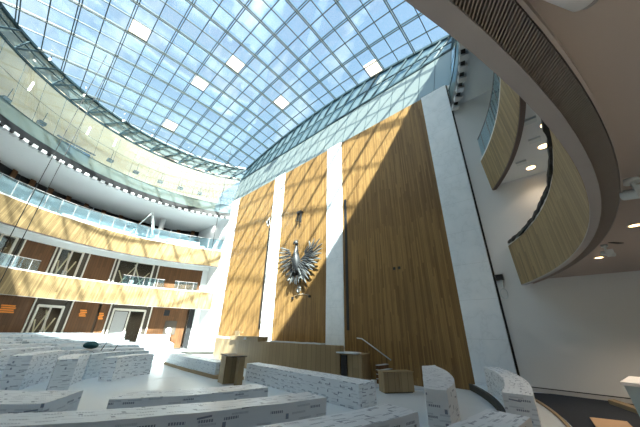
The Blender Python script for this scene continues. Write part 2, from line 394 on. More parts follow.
# ground storey and lower balcony storey: wood panels between the glazed door bays
for z0, z1, pcs in ((0.0, 3.9, ((-161.7, -135), (-176.2, -170.0), (-179.0, -176.9), (-201.6, -190.6))),
                    (4.7, 8.5, ((-161.3, -154.8), (-176.2, -169.6), (-203.9, -189.4), (-146.0, -135)))):
    for d1, d0 in pcs: wall_piece('wood_panel', 'wood_dark', d0, d1, z0, z1, wb)
wall_piece('dark_jamb', 'black', -202.3, -204.0, 0, 3.9, wb); wall_piece('plaster', 'plaster', -204.0, AEND, 0, 3.9, wb)
wall_piece('plaster', 'plaster', -203.9, -205.9, 4.7, 8.5, wb)
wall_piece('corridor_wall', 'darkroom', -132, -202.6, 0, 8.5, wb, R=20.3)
wall_piece('plaster', 'plaster_grey', 24, -133, 0, 8.5, wb, R=24.5)
b = MB(); b.revolve([(17.3, 8.04), (17.3, 8.5), (17.48, 8.5), (17.48, 8.04)], n=60, a0=D(-132), a1=D(AEND)); b.build('bulkhead', 'ceil_white', wb)
# upper storey back wall follows its own line, lower part plaster, dark strip of openings above the seats
up = [(-20.8, 0.0), (-23.0, -3.0), (-22.9, -8.0), (-22.4, -11.5), (-20.6, -14.7), (-18.8, -17.3), (-16.2, -19.4), (-12, -23), (-5, -26), (6, -26.5), (16, -22), (22, -12), (24, 0)]
def pts_wall(name, pts, z0, z1, mat, off=0.0, th=0.2):
    b = MB()
    for a, c in zip(pts, pts[1:]):
        t = (Vector((c[0], c[1], 0)) - Vector((a[0], a[1], 0))).normalized(); n_ = Vector((t.y, -t.x, 0))
        cen = Vector((0, YC, 0)) - Vector((a[0], a[1], 0))
        if n_.dot(cen) > 0: n_ = -n_
        A = Vector((a[0], a[1], 0)) + n_ * off; Cc = Vector((c[0], c[1], 0)) + n_ * off
        b.prism([A[:2], Cc[:2], (Cc + n_ * th)[:2], (A + n_ * th)[:2]], z0, z1)
    return b.build(name, mat, wb)
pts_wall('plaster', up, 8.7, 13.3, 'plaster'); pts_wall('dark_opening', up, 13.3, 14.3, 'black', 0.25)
b = MB()
for a, c in zip(up, up[1:]):
    for k in range(2):
        t = 0.25 + 0.5 * k; x, y = a[0] + (c[0] - a[0]) * t, a[1] + (c[1] - a[1]) * t
        ang = math.atan2(c[1] - a[1], c[0] - a[0]); mt = Matrix.Translation((x, y, 0)) @ Matrix.Rotation(ang, 4, 'Z')
        b.box(-0.22, 0.22, -0.03, 0.03, 13.3, 14.25, mt)
b.build('wood_pier', 'wood_dark', wb)

# glazed double doors of both storeys
def door_bay(idx, d0, d1, z0, z1, head, timber, pink=False):
    a = (pol(RB + 0.05, d0), pol(RB + 0.05, d1))
    mid = ((a[0][0] + a[1][0]) / 2, (a[0][1] + a[1][1]) / 2); W = math.dist(*a)
    ang = math.atan2(a[0][1] - a[1][1], a[0][0] - a[1][0])
    mt = Matrix.Translation((mid[0], mid[1], 0)) @ Matrix.Rotation(ang, 4, 'Z')
    if (mt @ Vector((0, 1, 0)) - Vector((0, YC, 0))).length < (mt @ Vector((0, -1, 0)) - Vector((0, YC, 0))).length:
        mt = mt @ Matrix.Rotation(PI, 4, 'Z')          # local +y points out of the chamber
    r = empty('door_%d' % idx, (mid[0], mid[1], z0), 'glazed double door in a cream frame between dark wood panels', kind='structure')
    b = MB()
    for x in (-W / 2, W / 2): b.box(x - 0.05, x + 0.05, -0.12, 0.1, z0, z1, mt)
    b.build('post', 'frame_white', r)
    f0, f1, zt = -W / 2 + 0.28, W / 2 - 0.45, z1 - head
    b = MB(); b.box(f0 - 0.04, f0 + 0.06, -0.05, 0.05, z0, zt, mt); b.box(f1 - 0.06, f1 + 0.04, -0.05, 0.05, z0, zt, mt)
    b.box(f0, f1, -0.05, 0.05, zt - 0.06, zt + 0.06, mt); cx = (f0 + f1) / 2
    fr = b.build('door_frame', 'frame_white', r)
    for s, (x0, x1) in enumerate(((f0 + 0.06, cx - 0.01), (cx + 0.01, f1 - 0.06))):
        b = MB(); b.box(x0, x0 + 0.05, -0.03, 0.03, z0, zt - 0.06, mt); b.box(x1 - 0.05, x1, -0.03, 0.03, z0, zt - 0.06, mt)
        b.box(x0, x1, -0.03, 0.03, z0, z0 + 0.1, mt); b.box(x0, x1, -0.03, 0.03, zt - 0.14, zt - 0.06, mt)
        lf = b.build('door_leaf', 'frame_white', r)
        b = MB(); b.box(x0 + 0.07, x1 - 0.07, -0.008, 0.008, z0 + 0.1, zt - 0.14, mt); b.build('pane', 'clear', lf)
        hx = cx - 0.12 if s == 0 else cx + 0.12
        b = MB(); b.box(hx - 0.015, hx + 0.015, -0.09, -0.05, z0 + 0.9, z0 + 1.5, mt); b.box(hx - .01, hx + .01, -.06, -.02, z0 + 0.95, z0 + 0.98, mt); b.box(hx - .01, hx + .01, -.06, -.02, z0 + 1.42, z0 + 1.45, mt); b.build('door_handle', 'steel_light', lf)
    b = MB(); b.box(-W / 2, f0 - 0.06, 0.0, 0.04, z0, z1, mt); b.box(f1 + 0.06, W / 2, 0.0, 0.04, z0, z1, mt); b.box(f0, f1, 0.0, 0.04, zt + 0.06, z1, mt)
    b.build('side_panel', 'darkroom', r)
    if timber:
        t = empty('timber_brace', tuple(mt @ Vector((cx, 0.35, z0))), timber, 'timber brace')
        H = zt - z0 - 0.3
        for x0, zz0, x1, zz1 in ((f0 + .2, .3, cx + .1, H), (cx - .2, .3, f0 + .3, H * .75), (cx - .1, H, f1 - .3, .3), (f1 - .2, H * .8, cx, .4)):
            b = MB(); b.sweep([mt @ Vector((x0, .35, z0 + zz0)), mt @ Vector((x1, .39, z0 + zz1))], 0.07, 0.09); b.build('timber_bar', 'timber', t)
        b = MB(); b.sweep([mt @ Vector((f0 + .2, .35, z0 + .45)), mt @ Vector((f1 - .2, .35, z0 + .45))], 0.07, 0.09); b.build('crossbar', 'timber', t)
    if pink:
        b = MB(); b.box(f0 + 0.2, cx - 0.1, 0.25, 0.32, z0 + 0.1, zt - 0.2, mt)
        tag(b.build('display_board', plain('pale_pink_board', (0.80, 0.68, 0.68), 0.7)), 'pale pinkish board standing behind the glazed door nearest the stage', 'board')
    return mt
door_bay(1, -161.9, -169.8, 0.0, 3.88, 0.55, 'crossed timber props behind the ground-floor glazed door on the far left')
door_bay(2, -179.2, -190.4, 0.0, 3.88, 0.45, None, True)
door_bay(3, -161.5, -169.4, 4.7, 8.48, 0.35, 'crossed timber props behind the lower balcony door, second from the left')
door_bay(4, -176.4, -189.2, 4.7, 8.48, 0.35, 'crossed timber props behind the lower balcony door nearest the front wall')
door_bay(5, -146.2, -154.6, 4.7, 8.48, 0.35, 'crossed timber props behind the lower balcony door at the left edge')

# ================================================================== skylight
CX, CYY, X0, Y0 = 1.3948, 1.4032, -3.1068, 1.8062
YB, RR = 1.54, 16.45
def dz(x, y): return 24.46 - 0.0084 * x * x - 0.0083 * (y - YC) ** 2
sky_l = empty('window_skylight', (0, YC, 24.0), 'huge domed glass roof on a square steel grid', kind='structure')
b = MB(); rows = 40; cols_ = 40; grid = []
for j in range(rows + 1):
    y = (YC - RR) + (YB - YC + RR) * j / rows; hx = math.sqrt(max(RR ** 2 - (y - YC) ** 2, 0.0004))
    grid.append([b.bm.verts.new((-hx + 2 * hx * i / cols_, y, dz(-hx + 2 * hx * i / cols_, y) + 0.12)) for i in range(cols_ + 1)])
for j in range(rows):
    for i in range(cols_):
        f = b.bm.faces.new((grid[j][i], grid[j][i + 1], grid[j + 1][i + 1], grid[j + 1][i])); f.smooth = True
b.build('glazing', 'roof_glass', sky_l)
def bars(name, mat, which, offs, w_, h_, dzz=0.0, cross=True):
    b = MB()
    for k in range(-12, 14):
        if (k % 2 == 0) != which: continue
        for o in offs:
            x = X0 + CX * k + o
            if abs(x) < RR - 0.15:
                ylo = YC - math.sqrt(RR ** 2 - x * x); n = 14
                b.sweep([(x, ylo + (min(YB, YC + math.sqrt(RR ** 2 - x * x)) - ylo) * t / n, dz(x, ylo + (YB - ylo) * t / n) + dzz) for t in range(n + 1)], w_, h_)
    for k in range(0, 20 if cross else 0):
        if (k % 2 == 0) != which: continue
        for o in offs:
            y = Y0 - CYY * k + o
            if YC - RR + 0.1 < y < YB:
                hx = math.sqrt(RR ** 2 - (y - YC) ** 2); n = 14
                b.sweep([(-hx + 2 * hx * t / n, y, dz(-hx + 2 * hx * t / n, y) + dzz) for t in range(n + 1)], w_, h_)
    return b.build(name, mat, sky_l)
bars('major_beam', 'steel', True, (-0.075, 0.075), 0.05, 0.12)
bars('sun_glint_strip', 'steel_light', True, (0.0,), 0.05, 0.04, -0.08, False)  # pale strip paints the sun caught by the lengthwise beams
bars('glazing_bar', 'steel', False, (0.0,), 0.06, 0.09)
for i, j in ((0, 2), (7, 0.15), (0, 6), (-2, 11), (-3, 7), (-8, 7)):
    b = MB(); xa, xb = X0 + CX * i + 0.05, X0 + CX * (i + 1) - 0.05; ya, yb = Y0 - CYY * j - 0.05, Y0 - CYY * (j + 1) + 0.05
    P = [(xa, yb), (xb, yb), (xb, ya), (xa, ya)]
    b.face([(x, y, dz(x, y) + 0.06) for x, y in P]); b.face([(x, y, dz(x, y) + 0.10) for x, y in P[::-1]])
    b.build('opaque_pane', 'panel_white', sky_l)

# ring truss round the rim and straight truss along the front wall
tr = empty('ring_truss', (0, YC, 20.1), 'teal steel lattice ring with inclined glass round the skylight rim', 'truss', kind='structure')
def zr(a): return dz(RR * math.cos(a), YC + RR * math.sin(a))
LOW = (15.95, 20.1, 0.93)
sA = math.asin((YB - YC) / RR)
def ang_t(t, A=None): s0 = sA if A is None else A; return s0 + (-PI - 2 * s0) * t
sL = math.asin((LOW[2] - YC) / LOW[0])
def ringpt(t, v):    # v 0 low ring, 1 rim
    a0, a1 = ang_t(t, sL), ang_t(t)
    p0 = Vector((LOW[0] * math.cos(a0), YC + LOW[0] * math.sin(a0), LOW[1])); p1 = Vector((RR * math.cos(a1), YC + RR * math.sin(a1), zr(a1)))
    return p0.lerp(p1, v)
N = 132
for v, w_, nm_ in ((0.0, 0.16, 'lower_chord'), (1.0, 0.20, 'upper_chord'), (0.62, 0.07, 'middle_chord')):
    MB().sweep([ringpt(k / N, v) for k in range(N + 1)], w_, w_).build(nm_, 'steel', tr)
b = MB()
for k in range(0, N - 1, 3):
    b.sweep([ringpt(k / N, 0), ringpt((k + 3) / N, 1)], 0.13, 0.13)
    if k % 6 == 0: b.sweep([ringpt((k + 3) / N, 0), ringpt((k + 4.5) / N, 1)], 0.08, 0.10)
b.build('diagonal', 'steel', tr)
b = MB()
def outw(p): q = Vector((p.x, p.y - YC, 0)).normalized(); return p + q * 0.12 + Vector((0, 0, 0.03))
for k in range(N): b.face([outw(ringpt(k / N, 0)), outw(ringpt((k + 1) / N, 0)), outw(ringpt((k + 1) / N, 1)), outw(ringpt(k / N, 1))])
b.build('inclined_glass', 'truss_glass', tr)
# straight run
def chordpt(s, v):   # s 0..1 left to right
    xl = LOW[0] * math.cos(sL); xh = RR * math.cos(sA)
    p0 = Vector((-xl + 2 * xl * s, LOW[2], LOW[1])); xx = -xh + 2 * xh * s; p1 = Vector((xx, YB, dz(xx, YB)))
    return p0.lerp(p1, v)
ct = empty('chord_truss', (0, 1, 20.1), 'straight steel lattice with teal glass where the skylight meets the front wall', 'truss', kind='structure')
N2 = 40
for v, w_, nm_ in ((0.0, 0.16, 'lower_chord'), (1.0, 0.20, 'upper_chord'), (0.5, 0.08, 'middle_chord')):
    MB().sweep([chordpt(k / N2, v) for k in range(N2 + 1)], w_, w_).build(nm_, 'steel', ct)
b = MB()
for k in range(0, N2, 2):
    b.sweep([chordpt(k / N2, 0), chordpt((k + 3) / N2 if k < N2 - 3 else 1, 1)], 0.10, 0.12)
b.build('diagonal', 'steel', ct)
b = MB()
o1 = Vector((0, 0.1, 0))
for k in range(N2): b.face([chordpt(k / N2, 0) + o1, chordpt((k + 1) / N2, 0) + o1, chordpt((k + 1) / N2, 1) + o1, chordpt(k / N2, 1) + o1])
b.build('inclined_glass', 'truss_glass', ct)
# frosted band between oak panels and straight truss
b = MB(); xl = LOW[0] * math.cos(sL)
for k in range(24):
    s0, s1 = k / 24, (k + 1) / 24
    b.face([(-13.0 + 26.0 * s0, 0.02, 16.18), (-13.0 + 26.0 * s1, 0.02, 16.18), (-xl + 2 * xl * s1, LOW[2], LOW[1]), (-xl + 2 * xl * s0, LOW[2], LOW[1])])
fb = b.build('window_clerestory', 'frosted'); tag(fb, 'pale aqua glass band above the oak panels', kind='structure')
b = MB()
for k in range(25):
    s0 = k / 24; b.sweep([(-13.0 + 26.0 * s0, 0.0, 16.2), (-xl + 2 * xl * s0, LOW[2] - .03, LOW[1])], 0.025, 0.025)
b.build('glazing_joint', 'steel', fb)
# glazed walkway screen above the toothed ring
ws = empty('glass_screen', (0, YC, 14.6), 'tall curved glass screen of the walkway under the skylight', 'glass screen', kind='structure')
b = MB(); b.revolve([(14.9, 15.7, 0.0), (15.95, 20.1, 0.93)], closed=False, n=132); b.build('glass', 'ring_glass', ws)
b = MB(); b.revolve([(14.87, 14.6, 0.0), (14.9, 15.7, 0.0)], closed=False, n=132); b.build('parapet_glass', 'parapet_glass', ws)
def arcpt(r, z, t, ye=0.0):
    s0 = math.asin((ye - YC) / r); a = s0 + (-PI - 2 * s0) * t; return (r * math.cos(a), YC + r * math.sin(a), z)
b = MB(); b.sweep([arcpt(14.9, 15.7, k / N) for k in range(N + 1)], 0.05, 0.05); b.sweep([arcpt(14.87, 14.62, k / N) for k in range(N + 1)], 0.06, 0.06); b.build('rail', 'steel', ws)
b = MB()
for k in range(0, 41): b.sweep([arcpt(14.9, 15.7, k / 40), arcpt(15.95, 20.1, k / 40, 0.93)], 0.02, 0.02)
b.build('glass_joint', 'steel', ws)
b = MB(); b.sweep([arcpt(15.4, 17.8, k / N, 0.45) for k in range(N + 1)], 0.02, 0.02); b.build('cross_joint', 'steel', ws)
# toothed ring
tg = empty('toothed_ring', (0, YC, 14.3), 'black ring edged with white teeth below the walkway glass', 'ring', kind='structure')
b = MB(); b.revolve([(14.80, 14.02), (14.80, 14.6), (15.0, 14.6), (15.0, 14.02)], n=150); b.build('black_band', 'black', tg)
b = MB()
for k in range(96):
    t = (k + 0.5) / 96; p = Vector(arcpt(14.86, 14.08, t)); a = math.atan2(p.y - YC, p.x)
    mt = Matrix.Translation(p) @ Matrix.Rotation(a, 4, 'Z')
    b.box(-0.12, 0.25, -0.16, 0.16, -0.16, 0.06, mt)
tt = b.build('tooth', 'plaster_grey', tg); tag(tt, kind='stuff')

# ================================================================== balconies
def balcony(name, label, zb, zt, rb, rt):
    o = empty(name, (0, YC, zb), label, 'balcony', kind='structure')
    b = MB(); b.revolve([(rb, zb), (rt, zt), (rt + 0.12, zt), (rb + 0.12, zb)], n=180); b.build('fascia', 'wood_fascia', o)
    b = MB(); b.revolve([(rt + 0.01, zt), (rt + 0.01, zt + 0.10), (rt + 0.32, zt + 0.10), (rt + 0.32, zt)], n=180); b.build('coping', 'white', o)
    return o
def slab(o, zb, zf, rb, rout):
    b = MB(); b.revolve([(rb + 0.45, zf - 0.25), (rb + 0.45, zf), (rout, zf), (rout, zf - 0.25)], n=120); b.build('balcony_floor', 'plaster_grey', o)
lo = balcony('balcony_lower', 'lower curved balcony with oak front sweeping from far left round overhead to the right', 3.75, 5.45, 15.62, 15.56)
slab(lo, 3.75, 4.7, 15.6, 24.4)
b = MB(); b.revolve([(15.625, 3.72), (15.625, 3.76), (15.76, 3.76), (15.76, 3.72)], n=180); b.build('soffit_band', 'band_metal', lo)
b = MB(); b.revolve([(15.76, 3.80), (15.76, 3.84), (15.99, 3.84), (15.99, 3.80)], n=180); b.build('grille_back', 'black', lo)
b = MB(); b.revolve([(15.972, 3.74), (15.972, 3.91), (15.995, 3.91), (15.995, 3.74)], n=180); b.build('grille_frame', 'ceil_warm', lo)
b = MB(); n_s = 800
for k in range(n_s):
    a = D(30.5) - D(100) * k / n_s; mt = Matrix.Translation((15.86 * math.cos(a), YC + 15.86 * math.sin(a), 3.76)) @ Matrix.Rotation(a - D(40), 4, 'Z')
    if 15.86 * math.sin(a) + YC < -0.15: b.box(-0.132, 0.132, -0.0045, 0.0045, -0.015, 0.035, mt)
tag(b.build('grille_slat', 'grille', lo), kind='stuff')
hi = balcony('balcony_upper', 'upper curved balcony with oak front and continuous glass rail under the walkway', 8.34, 10.08, 15.56, 15.44)
slab(hi, 8.34, 9.3, 15.5, 24.4)
b = MB(); b.revolve([(15.57, 8.28), (15.57, 8.35), (15.72, 8.35), (15.72, 8.28)], n=180); b.build('soffit_band', 'dark_edge', hi)
def rail(o, d0, d1, r, z0, z1, posts, n):
    g = MB(); g.revolve([(r - .006, z0), (r - .006, z1), (r + .006, z1), (r + .006, z0)], n=n, a0=D(d0), a1=D(d1)); gr = g.build('glass_railing', 'rail_glass', o)
    b = MB(); b.revolve([(r - .02, z1), (r - .02, z1 + .035), (r + .02, z1 + .035), (r + .02, z1)], n=n, a0=D(d0), a1=D(d1)); b.build('handrail', 'band_metal', gr)
    for k in range(posts):
        a = D(d0 + (d1 - d0) * (k + .5) / posts); mt = Matrix.Translation((r * math.cos(a), YC + r * math.sin(a), 0)) @ Matrix.Rotation(a, 4, 'Z')
        p = MB().box(-.012, .012, -.018, .018, z0 - .05, z1, mt).build('rail_post', 'band_metal', gr)
rail(hi, 29.6, -209.6, 15.55, 10.2, 11.42, 64, 170)
for d0, d1 in ((-146, -157), (-178.5, -191.5), (-195, -203)): rail(lo, d0, d1, 15.70, 5.57, 6.35, 3, 12)
b = MB(); b.revolve([(15.50, 5.50), (15.50, 5.60), (15.60, 5.60), (15.60, 5.50)], n=60, a0=D(29.0), a1=D(-20)); b.wobble(0.05, 3, .4); tag(b.build('protective_strip', 'black', lo), 'ragged black strip along the coping')

# covered seating tiers on the upper balcony
lab = ['film-wrapped bench row directly behind the upper balcony rail', 'film-wrapped bench row second from the upper balcony rail',
       'film-wrapped bench row third from the upper balcony rail', 'film-wrapped bench row highest and farthest from the upper balcony rail']
for k in range(4):
    r0 = 16.5 + 0.8 * k
    b = MB(); b.revolve([(r0, 9.3), (r0, 10.7 + .60 * k), (r0 + .55, 10.7 + .60 * k), (r0 + .55, 9.3)], n=60, a0=D(-141), a1=D(-203 + 2.2 * k))
    tag(b.build('wrapped_bench', 'film'), lab[k], 'bench')
b = MB(); b.cyl(pol(20.2, -187.5), 0.28, 9.3, 14.25); tag(b.build('round_column', 'white'), 'round white column standing behind the upper balcony benches', 'column')
def ladder():
    o = empty('step_ladder', pol(16.0, 180, 9.3), 'open aluminium step ladder standing behind the upper balcony rail', 'ladder')
    a0 = Vector((-15.9, -9.1, 9.6)); a1 = Vector((-15.8, -7.3, 13.2)); c0 = Vector((-15.7, -6.3, 9.6)); wd = Vector((-0.45, 0, 0))
    for nm_, p, q in (('leg', a0, a1), ('leg', a0 + wd, a1 + wd), ('leg', c0, a1), ('leg', c0 + wd, a1 + wd)):
        MB().sweep([p, q], 0.07, 0.09).build(nm_, 'steel_light', o)
    for k in range(9):
        t = (k + .7) / 10; MB().sweep([a0.lerp(a1, t), a0.lerp(a1, t) + wd], 0.05, 0.04).build('rung', 'steel_light', o)
ladder()

# ================================================================== stage
st = empty('speaker_podium', (0, -1.5, -0.45), 'long curved oak podium with a raised middle below the eagle', 'podium')
front = [(-9.4, -0.9), (-8.2, -1.75), (-6, -2.35), (-3, -2.75), (0, -2.9), (3, -2.8), (5.0, -2.5), (5.7, -2.35)]
def inset(poly, d): return [(x, y + d) for x, y in poly]
b = MB(); b.prism(front + [(5.7, -2.0)] + inset(front, 0.35)[::-1][1:] , -0.5, 1.16); b.build('front_panel', 'wood_desk', st)
b = MB(); b.prism([(-9.3, -0.2), (-9.3, -0.7), (-6, -2.0), (0, -2.5), (5.0, -2.1), (5.5, -1.8), (5.5, -0.2)], -0.45, 0.55); b.build('platform', 'wood_desk', st)
b = MB(); b.prism([(-4.2, -2.75), (-2.0, -2.95), (-0.4, -3.0), (-0.4, -2.2), (-4.2, -2.0)], 1.15, 1.42); b.build('raised_desk', 'wood_desk', st)
b = MB(); b.prism([(-8.6, -1.5), (-6, -2.3), (-4.4, -2.5), (-4.4, -2.2), (-6, -2.0), (-8.6, -1.2)], 1.17, 1.30).wobble(0.02, 4, 0.4)
tag(b.build('film_sheet', 'film'), 'crumpled white film lying on the left wing of the oak podium', 'film')
b = MB(); b.prism([(0.6, -2.85), (4.6, -2.55), (4.6, -2.2), (0.6, -2.5)], 1.17, 1.23).wobble(0.02, 4, 0.4)
tag(b.build('film_sheet', 'film'), 'thin white film lying on the podium right of its raised middle', 'film')
b = MB(); b.box(-1.9, -1.7, -3.06, -3.0, 1.22, 1.38); tag(b.build('name_plate', 'white'), 'small white plate on the front of the raised podium desk', 'plate')
b = MB(); b.box(-5.0, -4.4, -1.9, -1.84, 1.2, 1.75); b.box(-4.4, -4.0, -1.9, -1.84, 1.62, 1.68); tag(b.build('display_screen', 'wood_desk'), 'low oak monitor housing behind the left wing of the podium', 'screen')
ls = empty('side_desk', (6.2, -1.4, -0.45), 'oak side desk with a black slot at the right end of the podium', 'desk')
MB().prism([(5.75, -2.3), (6.85, -2.1), (6.35, -0.6), (5.75, -0.6)], -0.45, 0.80).build('body', 'wood_desk', ls)
MB().box(5.78, 6.1, -2.34, -2.2, -0.35, 0.76).build('dark_slot', 'black', ls)
MB().prism([(5.6, -2.5), (6.7, -2.25), (6.5, -1.6), (5.6, -1.7)], 0.83, 0.89).wobble(0.015, 5, 0.3).build('white_ledge', 'film', ls)
sp = empty('steps', (6.9, -0.8, -0.45), 'film-covered stage steps beside the oak side desk', 'steps')
for k in range(4):
    sb = MB().box(6.95, 7.72 - 0.20 * k, -1.05, -0.12, -0.45 + 0.19 * k, -0.45 + 0.19 * (k + 1)).build('step', 'wood_dark', sp)
    MB().box(6.95, 7.74 - 0.20 * k, -1.07, -0.12, -0.445 + 0.19 * (k + 1), -0.42 + 0.19 * (k + 1)).build('tread_cover', 'film', sb)
hr = empty('wall_handrail', (7, -0.1, 1.0), 'slim steel handrail slanting down the oak wall above the steps', 'handrail')
MB().tube([(5.24, -0.15, 1.50), (5.59, -0.15, 1.47), (7.31, -0.15, 0.53)], 0.03).build('rail', 'steel_light', hr)
MB().tube([(5.8, -0.15, 1.35), (5.8, -0.02, 1.28)], 0.015).build('bracket', 'steel_light', hr); MB().tube([(7.1, -0.15, 0.64), (7.1, -0.02, 0.57)], 0.015).build('bracket', 'steel_light', hr)

lec = empty('lectern', (2.0, -6.4, -0.45), 'tall oak lectern with a wide black top in front of the podium', 'lectern')
mt = Matrix.Translation((2.1, -6.35, 0)) @ Matrix.Rotation(math.radians(-12), 4, 'Z')
MB().box(-0.36, 0.36, -0.25, 0.3, -0.45, 0.66, mt).build('body', 'wood_desk', lec, 0.01)
MB().box(-0.40, 1.25, -0.30, 0.42, 0.68, 0.72, mt).build('top', 'black', lec)
MB().box(0.85, 1.2, 0.1, 0.35, -0.45, 0.68, mt).build('side_panel', 'wood_desk', lec)
cr_ = empty('cabinet', (8.9, -2.5, -0.45), 'low pale oak two-door cabinet standing before the dark oak wall', 'cabinet')
pa, pb = Vector((8.44, -2.89)), Vector((9.19, -1.75)); t_ = (pb - pa).normalized(); n_ = Vector((-t_.y, t_.x)); ang = math.atan2(t_.y, t_.x)
mt = Matrix.Translation((pa.x, pa.y, 0)) @ Matrix.Rotation(ang, 4, 'Z'); Lc = (pb - pa).length
MB().box(0, Lc, 0.03, 0.5, -0.42, 0.28, mt).build('carcass', 'wood_desk', cr_); MB().box(-.03, Lc + .03, -.02, .53, 0.28, 0.32, mt).build('top', 'wood_desk', cr_)
for x0, x1 in ((0.01, Lc / 2 - .01), (Lc / 2 + .01, Lc - .01)): MB().box(x0, x1, 0, 0.028, -0.38, 0.27, mt).build('cabinet_door', 'wood_desk', cr_)
MB().box(0.05, Lc - .05, 0.06, 0.45, -0.45, -0.42, mt).build('plinth', 'black', cr_)

# ================================================================== film-wrapped desks and benches
def arc_block(label, r0, r1, d0, d1, z0, z1, cat='wrapped desk', name='wrapped_desk', mat='wrap', slope=0.0, amp=0.014):
    b = MB(); n = max(3, int(abs(d1 - d0) * r1 / 57.3 / 0.45))
    b.revolve([(r0, z0), (r0, z1 - slope), (r1, z1), (r1, z0)], n=n, a0=D(d0), a1=D(d1)); b.wobble(amp, 2.2, 0.32)
    return tag(b.build(name, mat), label, cat)
def quad_block(label, poly, z0, z1, cat='wrapped bench', name='wrapped_bench', mat='wrap', amp=0.014):
    b = MB(); b.prism(poly, z0, z1); b.wobble(amp, 2.2, 0.32); return tag(b.build(name, mat), label, cat)
quad_block('long straight film-wrapped bench running from beside the lectern towards the oak cabinet', [(2.07, -5.27), (5.6, -5.55), (9.19, -5.75), (9.25, -4.85), (5.6, -4.7), (2.1, -4.6)], -0.45, 0.27)
quad_block('film-wrapped bench on a dark plinth to the left of the lectern', [(-6.9, -5.9), (-3.0, -6.15), (0.7, -6.2), (0.6, -5.4), (-3, -5.3), (-6.9, -5.1)], -0.30, 0.25, mat='wrap_blue')
b = MB(); b.prism([(-6.9, -5.95), (-3.0, -6.2), (0.75, -6.28), (2.0, -5.9), (2.0, -5.3), (-6.9, -5.1)], -0.45, -0.31)
tag(b.build('bench_plinth', 'edge_wood'), 'low dark wooden plinth under the bench left of the lectern', 'plinth')
arc_block('wrapped desk row across the lower middle, right of the near aisle', 8.4, 9.05, -30, -9.6, -0.45, 0.5)
arc_block('wrapped desk row in the bottom left corner of the view, left of the near aisle', 8.35, 9.5, -62, -35, -0.45, 0.55)
arc_block('longest curved wrapped desk row across the bottom, with a blunt end at the middle', 10.85, 11.45, -62, -10.2, -0.45, 0.7)
arc_block('wrapped desk row at the bottom edge between the longest row and the upright wrapped end', 12.35, 12.95, -40, -7.6, -0.33, 0.7)
quad_block('short curved wrapped desk standing in front of the dark oak panel beside the cabinet', [(12.51, -8.35), (12.88, -8.25), (12.74, -7.4), (12.54, -6.75), (12.25, -6.05), (11.9, -5.35), (11.1, -4.1), (10.92, -4.71)], -0.4, 0.85, 'wrapped desk', 'wrapped_desk')
arc_block('curved wrapped desk in front of the right marble pilaster', 13.45, 13.97, 4.7, 28.3, -0.1, 0.7)
arc_block('wrapped desk top cut off at the bottom, nearer than the curved desk by the pilaster', 13.55, 14.12, -32, -3, -0.1, 0.7)
ordn = ['first', 'second', 'third', 'fourth', 'fifth', 'sixth', 'seventh', 'eighth', 'ninth', 'tenth']
for k in range(10):
    r0 = 2.75 + 1.36 * k; zt = 0.50 + 0.092 * k; zf = -0.45 if r0 < 11.5 else (-0.33 if r0 < 12.9 else -0.1)
    e0 = (-172, -177, -179, -180, -180, -180, -180, -179, -178, -177)[k]
    e1 = (-122, -130, -138, -146, -150, -147, -150, -147, -150, -147)[k]
    arc_block(ordn[k] + ' wrapped desk row on the left, counted outwards from the open central floor', r0, r0 + 0.55, e1, e0, zf, zt, mat='wrap_blue' if k % 2 else 'wrap')
    if k > 0: arc_block(ordn[k] + ' left wrapped desk row, its piece beyond the narrow side aisle', r0 - 0.1, r0 + 0.5, e1 + 44 - 3 * k, e1 + max(2.5, 6 - k), zf, zt + 0.05, mat='wrap')
quad_block('sunlit wrapped furniture stack below the black screen at the far wall', [(-12.6, -6.0), (-12.4, -3.9), (-13.6, -3.7), (-14.1, -6.0)], -0.33, 1.3, 'wrapped furniture', 'wrapped_furniture')
quad_block('low sunlit wrapped bench end beside the steps on the far left of the open floor', [(-8.6, -6.0), (-8.3, -5.0), (-12.0, -3.9), (-12.2, -5.0)], -0.45, 0.75, 'wrapped bench', 'wrapped_bench')
ss = empty('tier_steps', (-9, -7, -0.45), 'pale aisle steps climbing between the left desk rows and the sunlit bench', 'steps')
for k in range(5): MB().box(-9.4 - 1.0 * (k + 1), -9.4 - 1.0 * k, -7.45, -6.25, -0.45, -0.33 + 0.14 * k).build('step', 'timber' if k % 2 else 'film', ss)
# things lying on the left rows
b = MB(); c = (-1.5, -11.1, 0.70)
bl = MB(); bmesh.ops.create_icosphere(bl.bm, subdivisions=3, radius=0.3, matrix=Matrix.Translation((-4.75, -10.65, 0.90)) @ Matrix.Diagonal((1.3, 1.0, 0.55, 1))); bl.wobble(0.10, 3, 1)
tag(bl.build('cloth_heap', 'teal_cloth'), 'dark teal heap of cloth lying on the left desk rows', 'cloth')
fr = empty('metal_frame', (-3.6, -10.0, 0.66), 'small dark open metal frame propped on the left desk rows', 'frame')
for p, q in (((-3.9, -10.3, .66), (-3.8, -10.1, 1.25)), ((-3.4, -9.85, .66), (-3.3, -9.65, 1.25)), ((-3.8, -10.1, 1.25), (-3.3, -9.65, 1.25))): MB().sweep([p, q], .03, .03).build('bar', 'black', fr)

